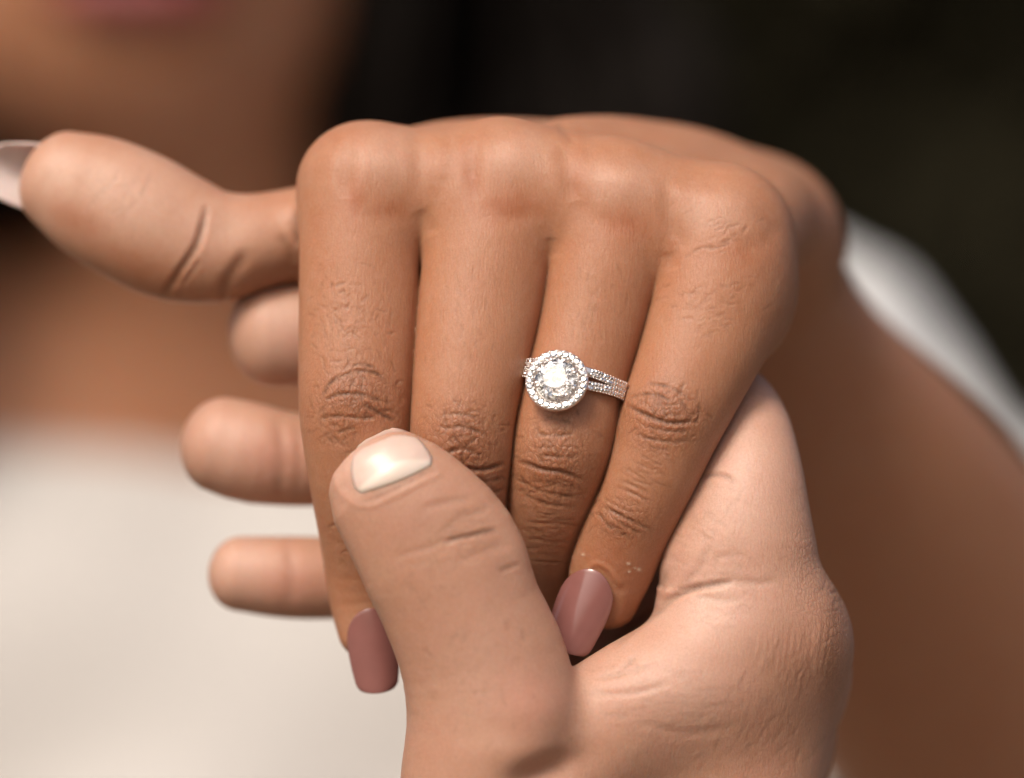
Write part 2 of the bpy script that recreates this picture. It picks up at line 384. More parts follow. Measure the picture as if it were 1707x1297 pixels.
def woman_sculpt(s):
    I, M, R, P, T, PALM, ARM = range(7)
    B, L, NET = s.blob, s.line, s.net
    # knuckle heads and the hollows round them
    for x, y, rx, ry, h in ((640,262,50,46,4),(866,258,44,40,5),(1040,304,56,36,5),(1194,352,52,42,4)):
        B(x, y, rx, ry, h); B(x, y, rx * 1.05, ry * 0.95, 0, attr='pale', amt=0.45, p=3)
    for pts, w, h in (([(580,225),(574,290),(590,345),(640,362),(684,345)],17,-4), ([(795,235),(784,300),(806,350),(858,362),(905,345)],17,-4),
                      ([(946,275),(960,340),(1010,372),(1066,378)],17,-3.5), ([(1110,320),(1118,380),(1150,410)],16,-3),([(1230,420),(1280,400),(1300,370)],16,-4),
                      ([(735,215),(738,300)],14,4),([(700,350),(722,392)],14,-6),([(920,395),(924,430)],14,-4),([(1112,420),(1122,450)],13,-4)):
        L(pts, w, h, amt=0.0, rim=0.1)
    for pts in ([(694,212),(702,330)], [(786,226),(792,335)], [(940,240),(955,335)], [(1108,290),(1124,400)], [(585,235),(575,330)]): L(pts, 15, -5, amt=0.0, rim=0.5)
    for x, y, rx, ry, a in ((590,335,22,40,0.7),(650,350,36,20,0.6),(786,300,16,50,0.7),(850,345,60,26,0.7),(1040,375,46,26,0.75),(960,300,20,40,0.4),(1230,420,50,26,0.35),(1120,430,24,50,0.3)):
        B(x, y, rx, ry, 0, attr='red', amt=a)
    # tendon and folds behind the knuckles
    L([(930,200),(950,230),(962,236)], 8, -4, amt=0.1); L([(1010,255),(1100,285),(1180,300),(1260,330),(1300,390)], 18, -6, amt=0.0, rim=0.3)
    L([(1195,408),(1215,400),(1232,388)], 2.6, -2.4, [P, PALM]); L([(1175,416),(1200,412),(1222,402)], 2.6, -2, [P, PALM]); L([(1140,432),(1165,415),(1195,410)], 3, -2.2, [P, PALM])
    NET(1215, 385, 55, 35, 30, 26, -1.3, 2.2, -15, 18, [P, PALM], 1, False)
    for k in range(60):
        q = rng.uniform(0, 1); NET(1190 + rng.normal(0, 45), 470 + q * 90, 10, 10, 1, 26, -1.2, 2.2, -10, 18, [P], 100 + k, False)
    # proximal segments: lengthwise grain
    for prt, x0, y0, x1, y1, w, sd in ((I,600,440,596,600,60,2),(M,808,430,786,640,66,3),(R,1005,450,975,570,60,4)):
        for k in range(70):
            q = (k + 0.5) / 70
            NET(x0 + (x1 - x0) * q + rng.normal(0, w * 0.55), y0 + (y1 - y0) * q, 4, 4, 1, 24, -0.9, 2.2, 90 + (x1 - x0) * 0.08, 14, [prt], 300 + sd * 200 + k, False)
    for k in range(110):                       # the dry net on the index finger
        NET(575 + rng.normal(0, 30), 560 + rng.normal(0, 42), 4, 4, 1, 22, -1.7, 2.2, 75, 50, [I], 1200 + k, True)
    # index, middle joint
    g = [I]
    B(594,668,62,52,5,parts=g); B(594,672,70,60,0,parts=g,attr='dark',amt=0.8); B(594,668,66,60,0,parts=g,attr='wr',amt=1)
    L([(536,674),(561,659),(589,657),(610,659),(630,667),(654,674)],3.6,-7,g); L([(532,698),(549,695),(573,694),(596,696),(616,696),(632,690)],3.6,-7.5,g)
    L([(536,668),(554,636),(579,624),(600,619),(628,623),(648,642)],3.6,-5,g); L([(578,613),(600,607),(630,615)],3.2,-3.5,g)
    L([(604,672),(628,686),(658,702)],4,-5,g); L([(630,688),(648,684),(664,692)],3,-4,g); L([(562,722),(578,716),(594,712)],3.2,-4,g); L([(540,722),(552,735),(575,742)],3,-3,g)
    L([(655,640),(668,655),(676,672)],6,-3,g,amt=0.1)
    NET(592, 660, 62, 55, 120, 24, -2.3, 2.2, 85, 22, g, 11); NET(560, 720, 40, 40, 40, 22, -1.8, 2.2, 20, 40, g, 12)
    L([(540,880),(575,872),(600,884)],3,-2.5,g); NET(570,890,30,40,26,18,-1.2,2.2,0,30,g,13,False)
    # middle
    g = [M]
    B(774,735,62,52,5,parts=g); B(772,745,70,60,0,parts=g,attr='dark',amt=0.8); B(772,730,66,64,0,parts=g,attr='wr',amt=1)
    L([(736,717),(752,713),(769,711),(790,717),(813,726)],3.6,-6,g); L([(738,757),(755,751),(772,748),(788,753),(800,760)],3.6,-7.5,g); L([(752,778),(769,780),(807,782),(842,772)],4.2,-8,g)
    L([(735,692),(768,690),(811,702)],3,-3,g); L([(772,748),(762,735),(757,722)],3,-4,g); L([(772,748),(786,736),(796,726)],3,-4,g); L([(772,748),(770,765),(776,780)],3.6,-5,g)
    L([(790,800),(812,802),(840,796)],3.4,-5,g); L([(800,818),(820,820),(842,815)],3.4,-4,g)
    NET(772,722,62,52,120,24,-2.1,2.2,85,24,g,21); NET(800,800,40,30,46,20,-2.2,2.2,0,25,g,22)
    # ring finger
    g = [R]
    B(928,765,62,44,6,parts=g); B(924,785,70,60,0,parts=g,attr='dark',amt=0.85); B(928,760,70,62,0,parts=g,attr='wr',amt=1)
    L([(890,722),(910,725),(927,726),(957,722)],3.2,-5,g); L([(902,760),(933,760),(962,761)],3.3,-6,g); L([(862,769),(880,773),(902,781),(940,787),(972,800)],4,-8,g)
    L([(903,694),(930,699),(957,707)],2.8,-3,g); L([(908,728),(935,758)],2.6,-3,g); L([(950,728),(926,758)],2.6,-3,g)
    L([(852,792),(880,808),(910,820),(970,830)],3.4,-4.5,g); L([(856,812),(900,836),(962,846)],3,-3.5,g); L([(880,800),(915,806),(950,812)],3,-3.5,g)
    for k in range(11): x_ = 862 + rng.uniform(0, 40); l_ = rng.uniform(30, 80); y_ = 842 + k * 9 + rng.normal(0, 4); L([(x_, y_), (x_ + l_ / 2, y_ + 5 + rng.normal(0, 3)), (x_ + l_, y_ + 5)], rng.uniform(2.2, 3.2), -rng.uniform(0.8, 2.4), g)
    NET(926,740,58,50,110,24,-2.0,2.2,85,26,g,31); NET(915,815,50,26,60,22,-2.2,2.2,8,20,g,32); NET(908,880,46,30,40,26,-1.4,2.2,4,10,g,33,False)
    # little finger
    g = [P]
    B(1112,690,64,48,6,parts=g); B(1112,690,70,54,0,parts=g,attr='dark',amt=0.8); B(1108,700,74,60,0,parts=g,attr='wr',amt=1)
    L([(1080,640),(1114,645),(1150,665)],3.2,-4.5,g); L([(1050,664),(1075,658),(1097,659),(1120,671)],3.2,-5,g); L([(1044,675),(1062,684),(1080,693),(1114,704),(1162,702)],3.8,-8,g)
    L([(1056,722),(1080,730),(1105,735),(1162,735)],3.2,-4.5,g); L([(1072,743),(1095,748),(1118,749)],3,-3,g); L([(1165,668),(1164,690),(1155,712)],3.2,-3.5,g)
    L([(1130,662),(1142,680),(1148,702)],3,-3,g); L([(1098,662),(1106,682),(1114,702)],3,-3,g); L([(1068,708),(1100,716),(1150,720)],3,-4,g)
    NET(1110,690,62,46,110,24,-2.1,2.2,20,40,g,41)
    for k in range(26):
        cx, cy = 1092 - k * 2.6 + rng.normal(0, 12), 752 + k * 4.2; NET(cx, cy, 14, 6, 2, 50, -1.7, 2.3, 24, 7, g, 430 + k, False)
    B(1040,866,52,34,4,parts=g); B(1040,866,56,44,0,parts=g,attr='dark',amt=0.6); B(1040,866,54,44,0,parts=g,attr='wr',amt=0.9)
    L([(1004,842),(1020,851),(1038,860),(1064,872),(1092,888)],3.4,-6,g); L([(998,853),(1008,868),(1022,881),(1056,898)],3.2,-4.5,g); L([(1020,858),(1040,874),(1075,892)],2.8,-3,g)
    NET(1040,868,46,28,50,24,-1.8,2.2,26,14,g,44)
    # fold of skin round the little finger's nail
    L([(974,958),(992,940),(1016,950),(1032,972)],5,5,g,amt=0,taper=False,rim=0); L([(955,985),(950,1010),(944,1040)],6,3,g,amt=0,rim=0); L([(1040,985),(1036,1015),(1022,1045)],7,5,g,amt=0,rim=0)
    B(1020, 935, 50, 36, 0, parts=g, attr='red', amt=0.5)
    for x, y, r_ in ((1048,940,3.2),(1065,950,4),(1049,953,2.4),(972,925,2.6),(951,928,3.6),(1058,947,2)): B(x, y, r_ * 1.0, r_ * 0.7, 1.5, ang=20, parts=g, attr='fleck', amt=1.0)
    # thumb: crease of the joint, pad
    g = [T, PALM]
    L([(346,340),(338,376),(329,406),(303,448),(268,500)],7,-11,g,amt=0.55); L([(334,430),(318,455),(300,478)],5,-4,g,amt=0.4)
    L([(412,415),(404,432),(390,452),(362,500)],11,-8,g,amt=0.35); L([(495,350),(494,380),(500,412)],8,-9,g,amt=0.5); L([(465,390),(480,412),(492,440)],8,-5,g,amt=0.2)
    B(200,330,140,90,0,parts=[T],attr='pale',amt=1.0); B(90,310,80,90,0,parts=[T],attr='pale',amt=1.0); B(330,380,110,70,0,parts=[T],attr='pale',amt=0.9); B(430,390,80,60,0,parts=g,attr='pale',amt=0.5)
    B(120,365,60,26,0,ang=28,parts=[T],attr='red',amt=0.5); B(220,440,90,26,0,ang=25,parts=[T],attr='red',amt=0.45)
    NET(200,330,90,50,26,50,-0.8,3,-50,12,[T],51,False)
    B(380,380,40,30,-5,parts=[T])

def man_sculpt(s):
    TH, IX, MD, RG, PK, PALM = range(6)
    B, L, NET = s.blob, s.line, s.net
    g = [TH]
    # thumb knuckle and nail fold
    L([(738,906),(758,898),(781,893),(812,886),(830,883)],5,-6,g,amt=0.75); L([(830,954),(848,946),(866,940)],5,-3,g,amt=0.3); L([(700,848),(740,838),(790,828)],7,-2.5,g,amt=0.12); L([(735,880),(770,862),(815,848)],6,-2,g,amt=0.15)
    L([(660,930),(700,915),(735,908)],6,-2,g,amt=0.1); L([(760,940),(800,922),(850,905)],8,-2.5,g,amt=0.1)
    L([(594,842),(615,845),(650,830),(690,811),(732,790)],5,3,g,amt=0,rim=0,taper=False); L([(556,770),(562,810),(588,842)],7,4,g,amt=0,rim=0)
    L([(600,838),(650,818),(690,798),(724,778)],3,0.5,g,amt=0.5,rim=0)
    NET(770,900,60,40,60,30,-1.2,2.6,-22,14,g,61,False); NET(700,960,70,60,50,24,-0.8,2.6,60,30,g,62)
    B(870,930,22,60,5,ang=-15,parts=g); B(700,870,90,50,0,ang=-25,parts=g,attr='dark',amt=0.65); B(690,1000,70,110,0,parts=g,attr='dark',amt=0.25)
    B(660,1190,24,40,-6,parts=g); B(900,1190,60,50,10,parts=[TH,PALM]); B(850,1255,70,30,5,parts=[TH,PALM]); B(905,1290,60,26,-26,ang=-22,parts=[TH,PALM])
    B(800,1120,80,110,0,parts=g,attr='pale',amt=0.35); B(600,765,60,60,0,parts=g,attr='pale',amt=0.8); B(880,1160,60,60,0,parts=g,attr='red',amt=0.5)
    NET(790,1100,110,130,60,26,-0.7,3,80,25,g,63)
    # index finger base, creases of the palm side
    g = [IX, PALM, TH]
    L([(1104,1008),(1122,995),(1149,983),(1182,976),(1226,969)],6,-9,g,amt=0.5); L([(1020,1078),(1060,1042),(1095,1018),(1125,994),(1170,978)],8,-11,g,amt=0.3); L([(1098,1008),(1104,980),(1112,950)],6,-4,g,amt=0.2)
    L([(1165,797),(1190,791),(1208,794),(1226,806)],5,-5,g,amt=0.3); L([(1150,990),(1200,1000),(1235,1002)],7,-3,g,amt=0.12); L([(1185,935),(1215,925),(1250,925)],7,-2,g,amt=0.1)
    L([(1064,1092),(1050,1106),(1024,1134)],6,-3,g,amt=0.2); L([(1048,1094),(1058,1108),(1070,1116)],5,-2,g,amt=0.15); L([(985,1132),(1040,1124),(1100,1108)],5,-4,g,amt=0.12); L([(985,1156),(1050,1156),(1120,1140)],6,-3.5,g,amt=0.1); L([(1060,1205),(1140,1222),(1230,1212)],9,-3,g,amt=0.05); L([(1130,985),(1165,950),(1185,905)],7,-4,g,amt=0.15); L([(1210,965),(1260,972),(1300,968)],8,-4,g,amt=0.1)
    B(1150,920,60,50,5,parts=g); B(1180,1050,90,50,6,parts=g); B(1120,1150,90,50,4,parts=g)
    B(1230,800,80,150,0,parts=g,attr='pale',amt=0.9); B(1180,1000,120,110,0,parts=g,attr='pale',amt=1.0); B(1110,1130,130,70,0,parts=g,attr='pale',amt=0.9)
    B(1385,1000,26,70,4,parts=g); B(1395,960,30,80,0,parts=g,attr='dark',amt=0.8); B(1330,1100,80,90,0,parts=g,attr='dark',amt=0.75); B(1300,1230,90,120,0,parts=g,attr='dark',amt=0.6); B(1385,1090,36,130,0,parts=g,attr='dark',amt=1.0)  # dark outer side: tanned back of the hand, with its shade painted in
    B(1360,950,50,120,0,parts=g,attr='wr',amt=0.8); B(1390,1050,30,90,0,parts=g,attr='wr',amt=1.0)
    for k in range(14): L([(1268 + k * 9, 1046 + rng.normal(0, 8)), (1266 + k * 9 + rng.normal(0, 2), 1080), (1258 + k * 9, 1120 + rng.normal(0, 14))], 2.8, 2.2, g, amt=0, rim=0.3)
    NET(1320,1110,70,60,90,34,1.2,2.6,100,18,g,71,False); NET(1395,960,22,70,80,22,-2.2,2.4,0,40,g,72); NET(1260,1220,110,70,120,36,-0.9,2.8,120,20,g,73,False)
    NET(1190,880,60,120,70,40,-0.7,3,15,20,g,74); NET(1090,1180,110,60,90,60,-0.6,3,-4,10,g,75,False); NET(1200,1010,90,40,40,50,-0.6,3,0,14,g,76,False)
    L([(462,690),(470,740),(466,842)],12,-5,[RG],amt=0.1); L([(492,690),(498,740),(492,840)],10,-3,[RG],amt=0.06); L([(478,896),(486,950),(480,1024)],11,-4,[PK],amt=0.1)
    for l_, x, y in ((MD,470,550),(RG,390,735),(PK,410,950)):
        B(x, y, 60, 60, 0, parts=[l_], attr='pale', amt=0.8); B(x + 70, y + 25, 60, 40, 0, parts=[l_], attr='red', amt=0.6)

# ------------------------------------------------------------------ materials
def node(nt, t, **kw):
    n = nt.nodes.new(t)
    for k, v in kw.items(): setattr(n, k, v)
    return n
def mat(name):
    m = bpy.data.materials.new(name); m.use_nodes = True
    return m, m.node_tree, m.node_tree.nodes['Principled BSDF']
def mixc(nt, fac, a, b, mode='MIX'):
    n = node(nt, 'ShaderNodeMix', data_type='RGBA', blend_type=mode)
    for i, v in ((0, fac), (6, a), (7, b)):
        if hasattr(v, 'is_linked') or isinstance(v, bpy.types.NodeSocket): nt.links.new(v, n.inputs[i])
        else: n.inputs[i].default_value = v if i == 0 else (*v, 1)
    return n.outputs[2]
def math_(nt, op, a, b=0.0, c=0.0, clamp=False):
    n = node(nt, 'ShaderNodeMath', operation=op, use_clamp=clamp)
    for i, v in enumerate((a, b, c)):
        if isinstance(v, bpy.types.NodeSocket): nt.links.new(v, n.inputs[i])
        else: n.inputs[i].default_value = v
    return n.outputs[0]
def tex(nt, kind, vec, scale, **kw):
    n = node(nt, kind)
    for k, v in kw.items():
        if k in n.inputs: n.inputs[k].default_value = v
        else: setattr(n, k, v)
    n.inputs['Scale'].default_value = scale
    if vec is not None: nt.links.new(vec, n.inputs['Vector'])
    return n
def mapped(nt, sc_, rot=(0, 0, 0)):
    t = node(nt, 'ShaderNodeTexCoord'); m = node(nt, 'ShaderNodeMapping')
    m.inputs['Scale'].default_value = sc_; m.inputs['Rotation'].default_value = rot
    nt.links.new(t.outputs['Object'], m.inputs['Vector']); return m.outputs[0]

def skin(name, base, dark, pale, red, sss=0.6, rough=0.5, fine=1.0):
    m, nt, b = mat(name); U = 12000.0
    at_ = lambda n: node(nt, 'ShaderNodeAttribute', attribute_name=n).outputs['Fac']
    v1 = mapped(nt, (U, U, U))
    big = tex(nt, 'ShaderNodeTexNoise', v1, 1 / 90, Detail=4.0, Roughness=0.6).outputs['Fac']
    mid = tex(nt, 'ShaderNodeTexNoise', v1, 1 / 22, Detail=5.0, Roughness=0.65).outputs['Fac']
    sm = tex(nt, 'ShaderNodeTexNoise', v1, 1 / 4, Detail=3.0, Roughness=0.6).outputs['Fac']
    c = base
    c = mixc(nt, at_('pale'), c, pale)
    c = mixc(nt, math_(nt, 'MULTIPLY', at_('red'), 1.0), c, red)
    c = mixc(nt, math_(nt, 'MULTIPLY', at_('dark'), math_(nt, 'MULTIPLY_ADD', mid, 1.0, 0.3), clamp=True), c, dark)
    mot = math_(nt, 'MULTIPLY_ADD', big, 1.6, -0.55, clamp=True)
    c = mixc(nt, math_(nt, 'MULTIPLY', mot, 0.45), c, red)
    mot2 = math_(nt, 'MULTIPLY_ADD', mid, 2.4, -0.9, clamp=True)
    c = mixc(nt, math_(nt, 'MULTIPLY', mot2, 0.16), c, pale)
    c = mixc(nt, math_(nt, 'MULTIPLY_ADD', sm, 1.4, -0.5, clamp=True), c, mixc(nt, 1.0, c, (0.80, 0.74, 0.70), 'MULTIPLY'))
    c = mixc(nt, math_(nt, 'MULTIPLY', at_('crease'), math_(nt, 'MULTIPLY_ADD', sm, 1.3, 0.2), clamp=True), c, tuple(x * 0.42 for x in dark))  # creases darker: pigment of the folds, plus shade painted in for relief
    if 'lip' : c = mixc(nt, at_('lip'), c, (0.26, 0.06, 0.06))
    c = mixc(nt, at_('fleck'), c, (0.60, 0.44, 0.33)); skin_c = c
    # relief: fine skin net, stretched along the fingers, stronger over joints
    v2 = mapped(nt, (U / 7, U / 9, U / 12))
    dn = node(nt, 'ShaderNodeVectorMath', operation='MULTIPLY_ADD'); nz = tex(nt, 'ShaderNodeTexNoise', v1, 1 / 14, Detail=2.0)
    nt.links.new(nz.outputs['Color'], dn.inputs[0]); dn.inputs[1].default_value = (1.6,) * 3; nt.links.new(v2, dn.inputs[2])
    vo = tex(nt, 'ShaderNodeTexVoronoi', dn.outputs[0], 1.0, feature='DISTANCE_TO_EDGE').outputs['Distance']
    cell = math_(nt, 'MINIMUM', vo, 0.22)
    fur = math_(nt, 'MULTIPLY', math_(nt, 'MULTIPLY_ADD', vo, -7.0, 1.0, clamp=True), math_(nt, 'MULTIPLY_ADD', at_('wr'), 0.42, 0.07))
    fur = math_(nt, 'MULTIPLY', fur, math_(nt, 'MULTIPLY_ADD', at_('pale'), -0.75, 1.0, clamp=True))
    cell = math_(nt, 'MULTIPLY', cell, math_(nt, 'MULTIPLY_ADD', at_('pale'), -0.6, 1.0, clamp=True))
    nt.links.new(mixc(nt, fur, skin_c, tuple(x * 0.6 for x in dark)), b.inputs['Base Color'])  # grooves of the fine net painted darker, as if shaded
    patch = math_(nt, 'MULTIPLY_ADD', big, 2.2, -0.8, clamp=True)
    wr = math_(nt, 'ADD', math_(nt, 'MULTIPLY', at_('wr'), 1.1), math_(nt, 'MULTIPLY', patch, 0.45))
    gr = tex(nt, 'ShaderNodeTexNoise', mapped(nt, (U / 3.2, U / 6, U / 15), (0, 0.06, 0)), 1.0, Detail=3.0, Roughness=0.55).outputs['Fac']
    h = math_(nt, 'MULTIPLY', math_(nt, 'MULTIPLY', cell, 4.0), wr)
    h = math_(nt, 'ADD', h, math_(nt, 'MULTIPLY', gr, 1.5))
    h = math_(nt, 'ADD', h, math_(nt, 'MULTIPLY', sm, 0.5))
    h = math_(nt, 'ADD', h, math_(nt, 'MULTIPLY', mid, 1.6))
    bp = node(nt, 'ShaderNodeBump'); bp.inputs['Strength'].default_value = 0.6 * fine; bp.inputs['Distance'].default_value = 1.0 * S
    nt.links.new(h, bp.inputs['Height']); nt.links.new(bp.outputs[0], b.inputs['Normal'])
    r = math_(nt, 'MULTIPLY_ADD', mid, 0.22, rough - 0.11)
    nt.links.new(r, b.inputs['Roughness'])
    b.inputs['Subsurface Weight'].default_value = sss
    b.inputs['Subsurface Radius'].default_value = (1.0, 0.38, 0.2); b.inputs['Subsurface Scale'].default_value = 0.0024
    b.inputs['Specular IOR Level'].default_value = 0.42
    return m
SKIN_W = skin('brown_skin', (0.405, 0.188, 0.101), (0.25, 0.09, 0.037), (0.58, 0.37, 0.275), (0.35, 0.11, 0.042))
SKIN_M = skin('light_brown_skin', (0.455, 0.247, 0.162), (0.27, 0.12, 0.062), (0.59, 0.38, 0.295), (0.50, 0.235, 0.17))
def gloss(name, col, rough=0.2, coat=0.6, sss=0.0, ns=0.06):
    m, nt, b = mat(name)
    n = tex(nt, 'ShaderNodeTexNoise', mapped(nt, (12000,) * 3), 1 / 30, Detail=3.0).outputs['Fac']
    nt.links.new(mixc(nt, n, tuple(c * (1 - ns * 2) for c in col), tuple(min(1, c * (1 + ns * 2)) for c in col)), b.inputs['Base Color'])
    b.inputs['Roughness'].default_value = rough; b.inputs['Coat Weight'].default_value = coat; b.inputs['Coat Roughness'].default_value = 0.06
    b.inputs['Subsurface Weight'].default_value = sss; b.inputs['Subsurface Scale'].default_value = 0.001
    return m
POLISH = gloss('mauve_nail_polish', (0.235, 0.094, 0.082), 0.22, 0.55)
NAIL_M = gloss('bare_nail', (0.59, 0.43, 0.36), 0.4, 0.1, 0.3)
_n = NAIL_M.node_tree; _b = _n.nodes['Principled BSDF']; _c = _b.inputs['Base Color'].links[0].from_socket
_n.links.new(mixc(_n, node(_n, 'ShaderNodeAttribute', attribute_name='lunula_sheen').outputs['Fac'], _c, (0.67, 0.54, 0.46)), _b.inputs['Base Color'])
NAIL_W = gloss('nail_underside', (0.55, 0.45, 0.42), 0.35, 0.2, 0.3)

# ------------------------------------------------------------------ build the two bodies' hands
def build(f, axes, prims, sculpt):
    V, F = extract(f, *axes)
    lab, N = finish(f, V, F, prims)
    s = Sculpt(V, N, lab); sculpt(s)
    V = V + N * s.h[:, None]
    return V, oriented(V, F, N), s
h = FINE
class Min:
    def __init__(s, l): s.l = l
    def __call__(s, p):
        d = s.l[0](p)
        for t in s.l[1:]: d = np.minimum(d, t(p))
        return d
t1 = time.time()
h = FINE * 0.84
WV, WF, WS = build(f_woman, (axis_warp([(-10, 1440, h), (1440, 3000, 36)]), axis_warp([(120, 180, 9), (180, 1140, h), (1140, 2700, 36)]),
    axis_warp([(-3400, -1000, 48), (-1000, -420, 16), (-420, -220, 2 * h), (-220, 180, h)])),
    [w_index, w_middle, w_ring, w_pinky, w_thumb, Min(w_meta + [w_heel, w_ridge]), w_arm], woman_sculpt)
print('woman hand', len(WV), len(WF), round(time.time() - t1, 1)); t1 = time.time()
h = FINE
MV, MF, MS = build(f_man, (axis_warp([(270, 1450, h)]), axis_warp([(440, 1320, h), (1320, 2900, 36)]),
    axis_warp([(-560, -400, 12), (-400, -230, 1.5 * h), (-230, 240, h)])),
    [m_thumb, m_index, m_middle, m_ring, m_pinky, Min(m_palm)], man_sculpt)
print('man hand', len(MV), len(MF), round(time.time() - t1, 1)); t1 = time.time()

# ------------------------------------------------------------------ the woman behind her hand: head, neck, chest, upper arm (out of focus)
hd = dict(screen=False)
jaw = [Ell((-150,-560,-4850),(560,430,520),**hd), Ell((-450,-420,-4930),(380,380,420),**hd), Ell((-110,-250,-4590),(250,180,190),**hd), Ell((-60,-1500,-5150),(820,1120,980),**hd),
       Ell((-90,-760,-4560),(420,420,330),**hd), Ell((-110,-980,-4240),(130,170,150),**hd), Ell((-110,-1200,-4280),(90,300,120),**hd),
       Ell((-330,-1130,-4420),(210,150,150),**hd), Ell((150,-1130,-4420),(210,150,150),**hd)]
lips = [Ell((-150,-405,-4300),(250,72,85),**hd), Ell((-150,-510,-4280),(260,56,75),**hd)]
neck = Tube([(-20,-420,-5150,430,430),(0,200,-5450,440,420),(0,700,-5700,620,460)], screen=False)
chest = [Ell((0,1500,-5950),(1750,1150,720),**hd), Tube([(-1900,760,-6000,420,420),(-900,620,-5800,420,430),(0,640,-5760,460,480),(900,620,-5800,420,430),(1700,760,-5950,450,450)],screen=False),
         Ell((-600,1500,-5450),(620,560,480),**hd), Ell((640,1500,-5450),(620,560,480),**hd)]
uparm = Tube([(1700,800,-5950,470,470),(2100,1300,-5200,430,430),(2480,1900,-3900,390,390),(2560,2080,-3000,430,420),(2530,2060,-2700,420,400)], screen=False)
farm_r = Tube([(-1900,800,-6000,460,460),(-2250,1700,-5900,400,400),(-2300,2900,-5700,360,360)], screen=False)
def sm(l, p, k):
    d = l[0](p)
    for t in l[1:]: d = smin(d, t(p), k)
    return d
def f_torso(p):
    d = sm(jaw, p, 150); d = smin(d, sm(lips, p, 20), 40); d = smin(d, neck(p), 220)
    b = sm(chest, p, 300); b = smin(smin(b, uparm(p), 160), farm_r(p), 160)
    return smin(d, b, 260)
hb = 44
TV, TF = extract(f_torso, axis_warp([(-2900,3150,hb)]), axis_warp([(-2750,3100,hb)]), axis_warp([(-7100,-2150,hb)]), relax=2, project=1)
def outward(f, V, F):
    N = normals(V, F); g, _ = grad(f, V[::23])
    if (N[::23] * g).sum() < 0: N = -N
    return oriented(V, F, N), N
TF, TN = outward(f_torso, TV, TF)
lipd = np.clip(1 - sm(lips, TV.astype(F32), 20) / 26, 0, 1)

# ------------------------------------------------------------------ people
woman = empty('person', Wv((0, 800, -5800)))
tag(woman, 'brown skinned woman in a cream dress holding out her hand with mauve nails', 'person')
body = mesh_obj('body', np.concatenate([W(WV), W(TV)]), np.concatenate([WF, TF + len(WV)]), SKIN_W)
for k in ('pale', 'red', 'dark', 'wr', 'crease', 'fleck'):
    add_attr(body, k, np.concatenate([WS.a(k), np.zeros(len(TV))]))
add_attr(body, 'lip', np.concatenate([np.zeros(len(WV)), lipd]))
def adopt(o, parent):
    o.parent = parent; o.matrix_parent_inverse = Matrix.Translation(parent.location).inverted(); return o
adopt(body, woman)
man = empty('person', Wv(at(1060, 2400, -180)))
tag(man, "lighter skinned man, only his hand in view, clasping the fingers with his thumb", 'person')
mbody = mesh_obj('body', W(MV), MF, SKIN_M)
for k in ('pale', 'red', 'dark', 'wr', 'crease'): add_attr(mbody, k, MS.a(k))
adopt(mbody, man)

# ------------------------------------------------------------------ nails
def unit(v): v = np.asarray(v, float); return v / np.linalg.norm(v)
def nail(parent, base, ldir, nrm, length, width, mat_, tip=0.8, arc=0.95, droop=0.08, cut=0.22, tiprnd=0.25, thick=4.0, corner=2.6, lun=None):
    """curved plate: base = middle of the cuticle edge (model units), ldir towards the free edge, nrm outward"""
    Lx = unit(ldir); Nn = unit(np.asarray(nrm, float) - np.dot(nrm, Lx) * Lx); A = np.cross(Lx, Nn)
    nu, nv = 22, 19; vs, P = [], []
    for i in range(nu):
        u = i / (nu - 1)
        hw = width / 2 * (1 - (1 - tip) * u ** 1.6) * (1 - 0.16 * (1 - u) ** 3)
        hw *= (1 - 0.18 * max(0, (u - 0.88) / 0.12) ** corner)
        for j in range(nv):
            v = j / (nv - 1) * 2 - 1
            R = hw / math.sin(arc)
            x = R * math.sin(v * arc); z = R * (math.cos(v * arc) - 1)
            l = length * (u + cut * (1 - u) ** 2 * v * v - tiprnd * u ** 3 * v * v * 0.35)
            z -= droop * length * u * u
            P.append(np.asarray(base) + Lx * l + A * x + Nn * z)
    P = np.array(P)
    F = np.array([[i * nv + j, i * nv + j + 1, (i + 1) * nv + j + 1, (i + 1) * nv + j] for i in range(nu - 1) for j in range(nv - 1)])
    # close into a plate with real thickness
    n = np.zeros_like(P); a = P[F[:, 2]] - P[F[:, 0]]; b = P[F[:, 3]] - P[F[:, 1]]; fn = np.cross(a, b)
    for c in range(4): np.add.at(n, F[:, c], fn)
    n /= np.linalg.norm(n, axis=1)[:, None]
    if (n @ Nn).sum() < 0: n = -n
    B = P - n * thick; k = len(P)
    edge = [j for j in range(nv)] + [i * nv + nv - 1 for i in range(1, nu)] + [(nu - 1) * nv + j for j in range(nv - 2, -1, -1)] + [i * nv for i in range(nu - 2, 0, -1)]
    q = [[edge[i], edge[(i + 1) % len(edge)], edge[(i + 1) % len(edge)] + k, edge[i] + k] for i in range(len(edge))]
    FF = F.tolist() + (F[:, ::-1] + k).tolist() + q
    o = mesh_obj('fingernail', W(np.concatenate([P, B])), FF, mat_)
    bm = bmesh.new(); bm.from_mesh(o.data); bmesh.ops.recalc_face_normals(bm, faces=bm.faces); bm.to_mesh(o.data); bm.free()
    for p in o.data.polygons: p.use_smooth = True
    md = o.modifiers.new('round', 'BEVEL'); md.width = 1.2 * S; md.segments = 2; md.limit_method = 'ANGLE'; md.angle_limit = math.radians(50)
    return adopt(o, parent)
def on(f, px, py, lift): return at(px, py, front_z(f, px, py) + lift)
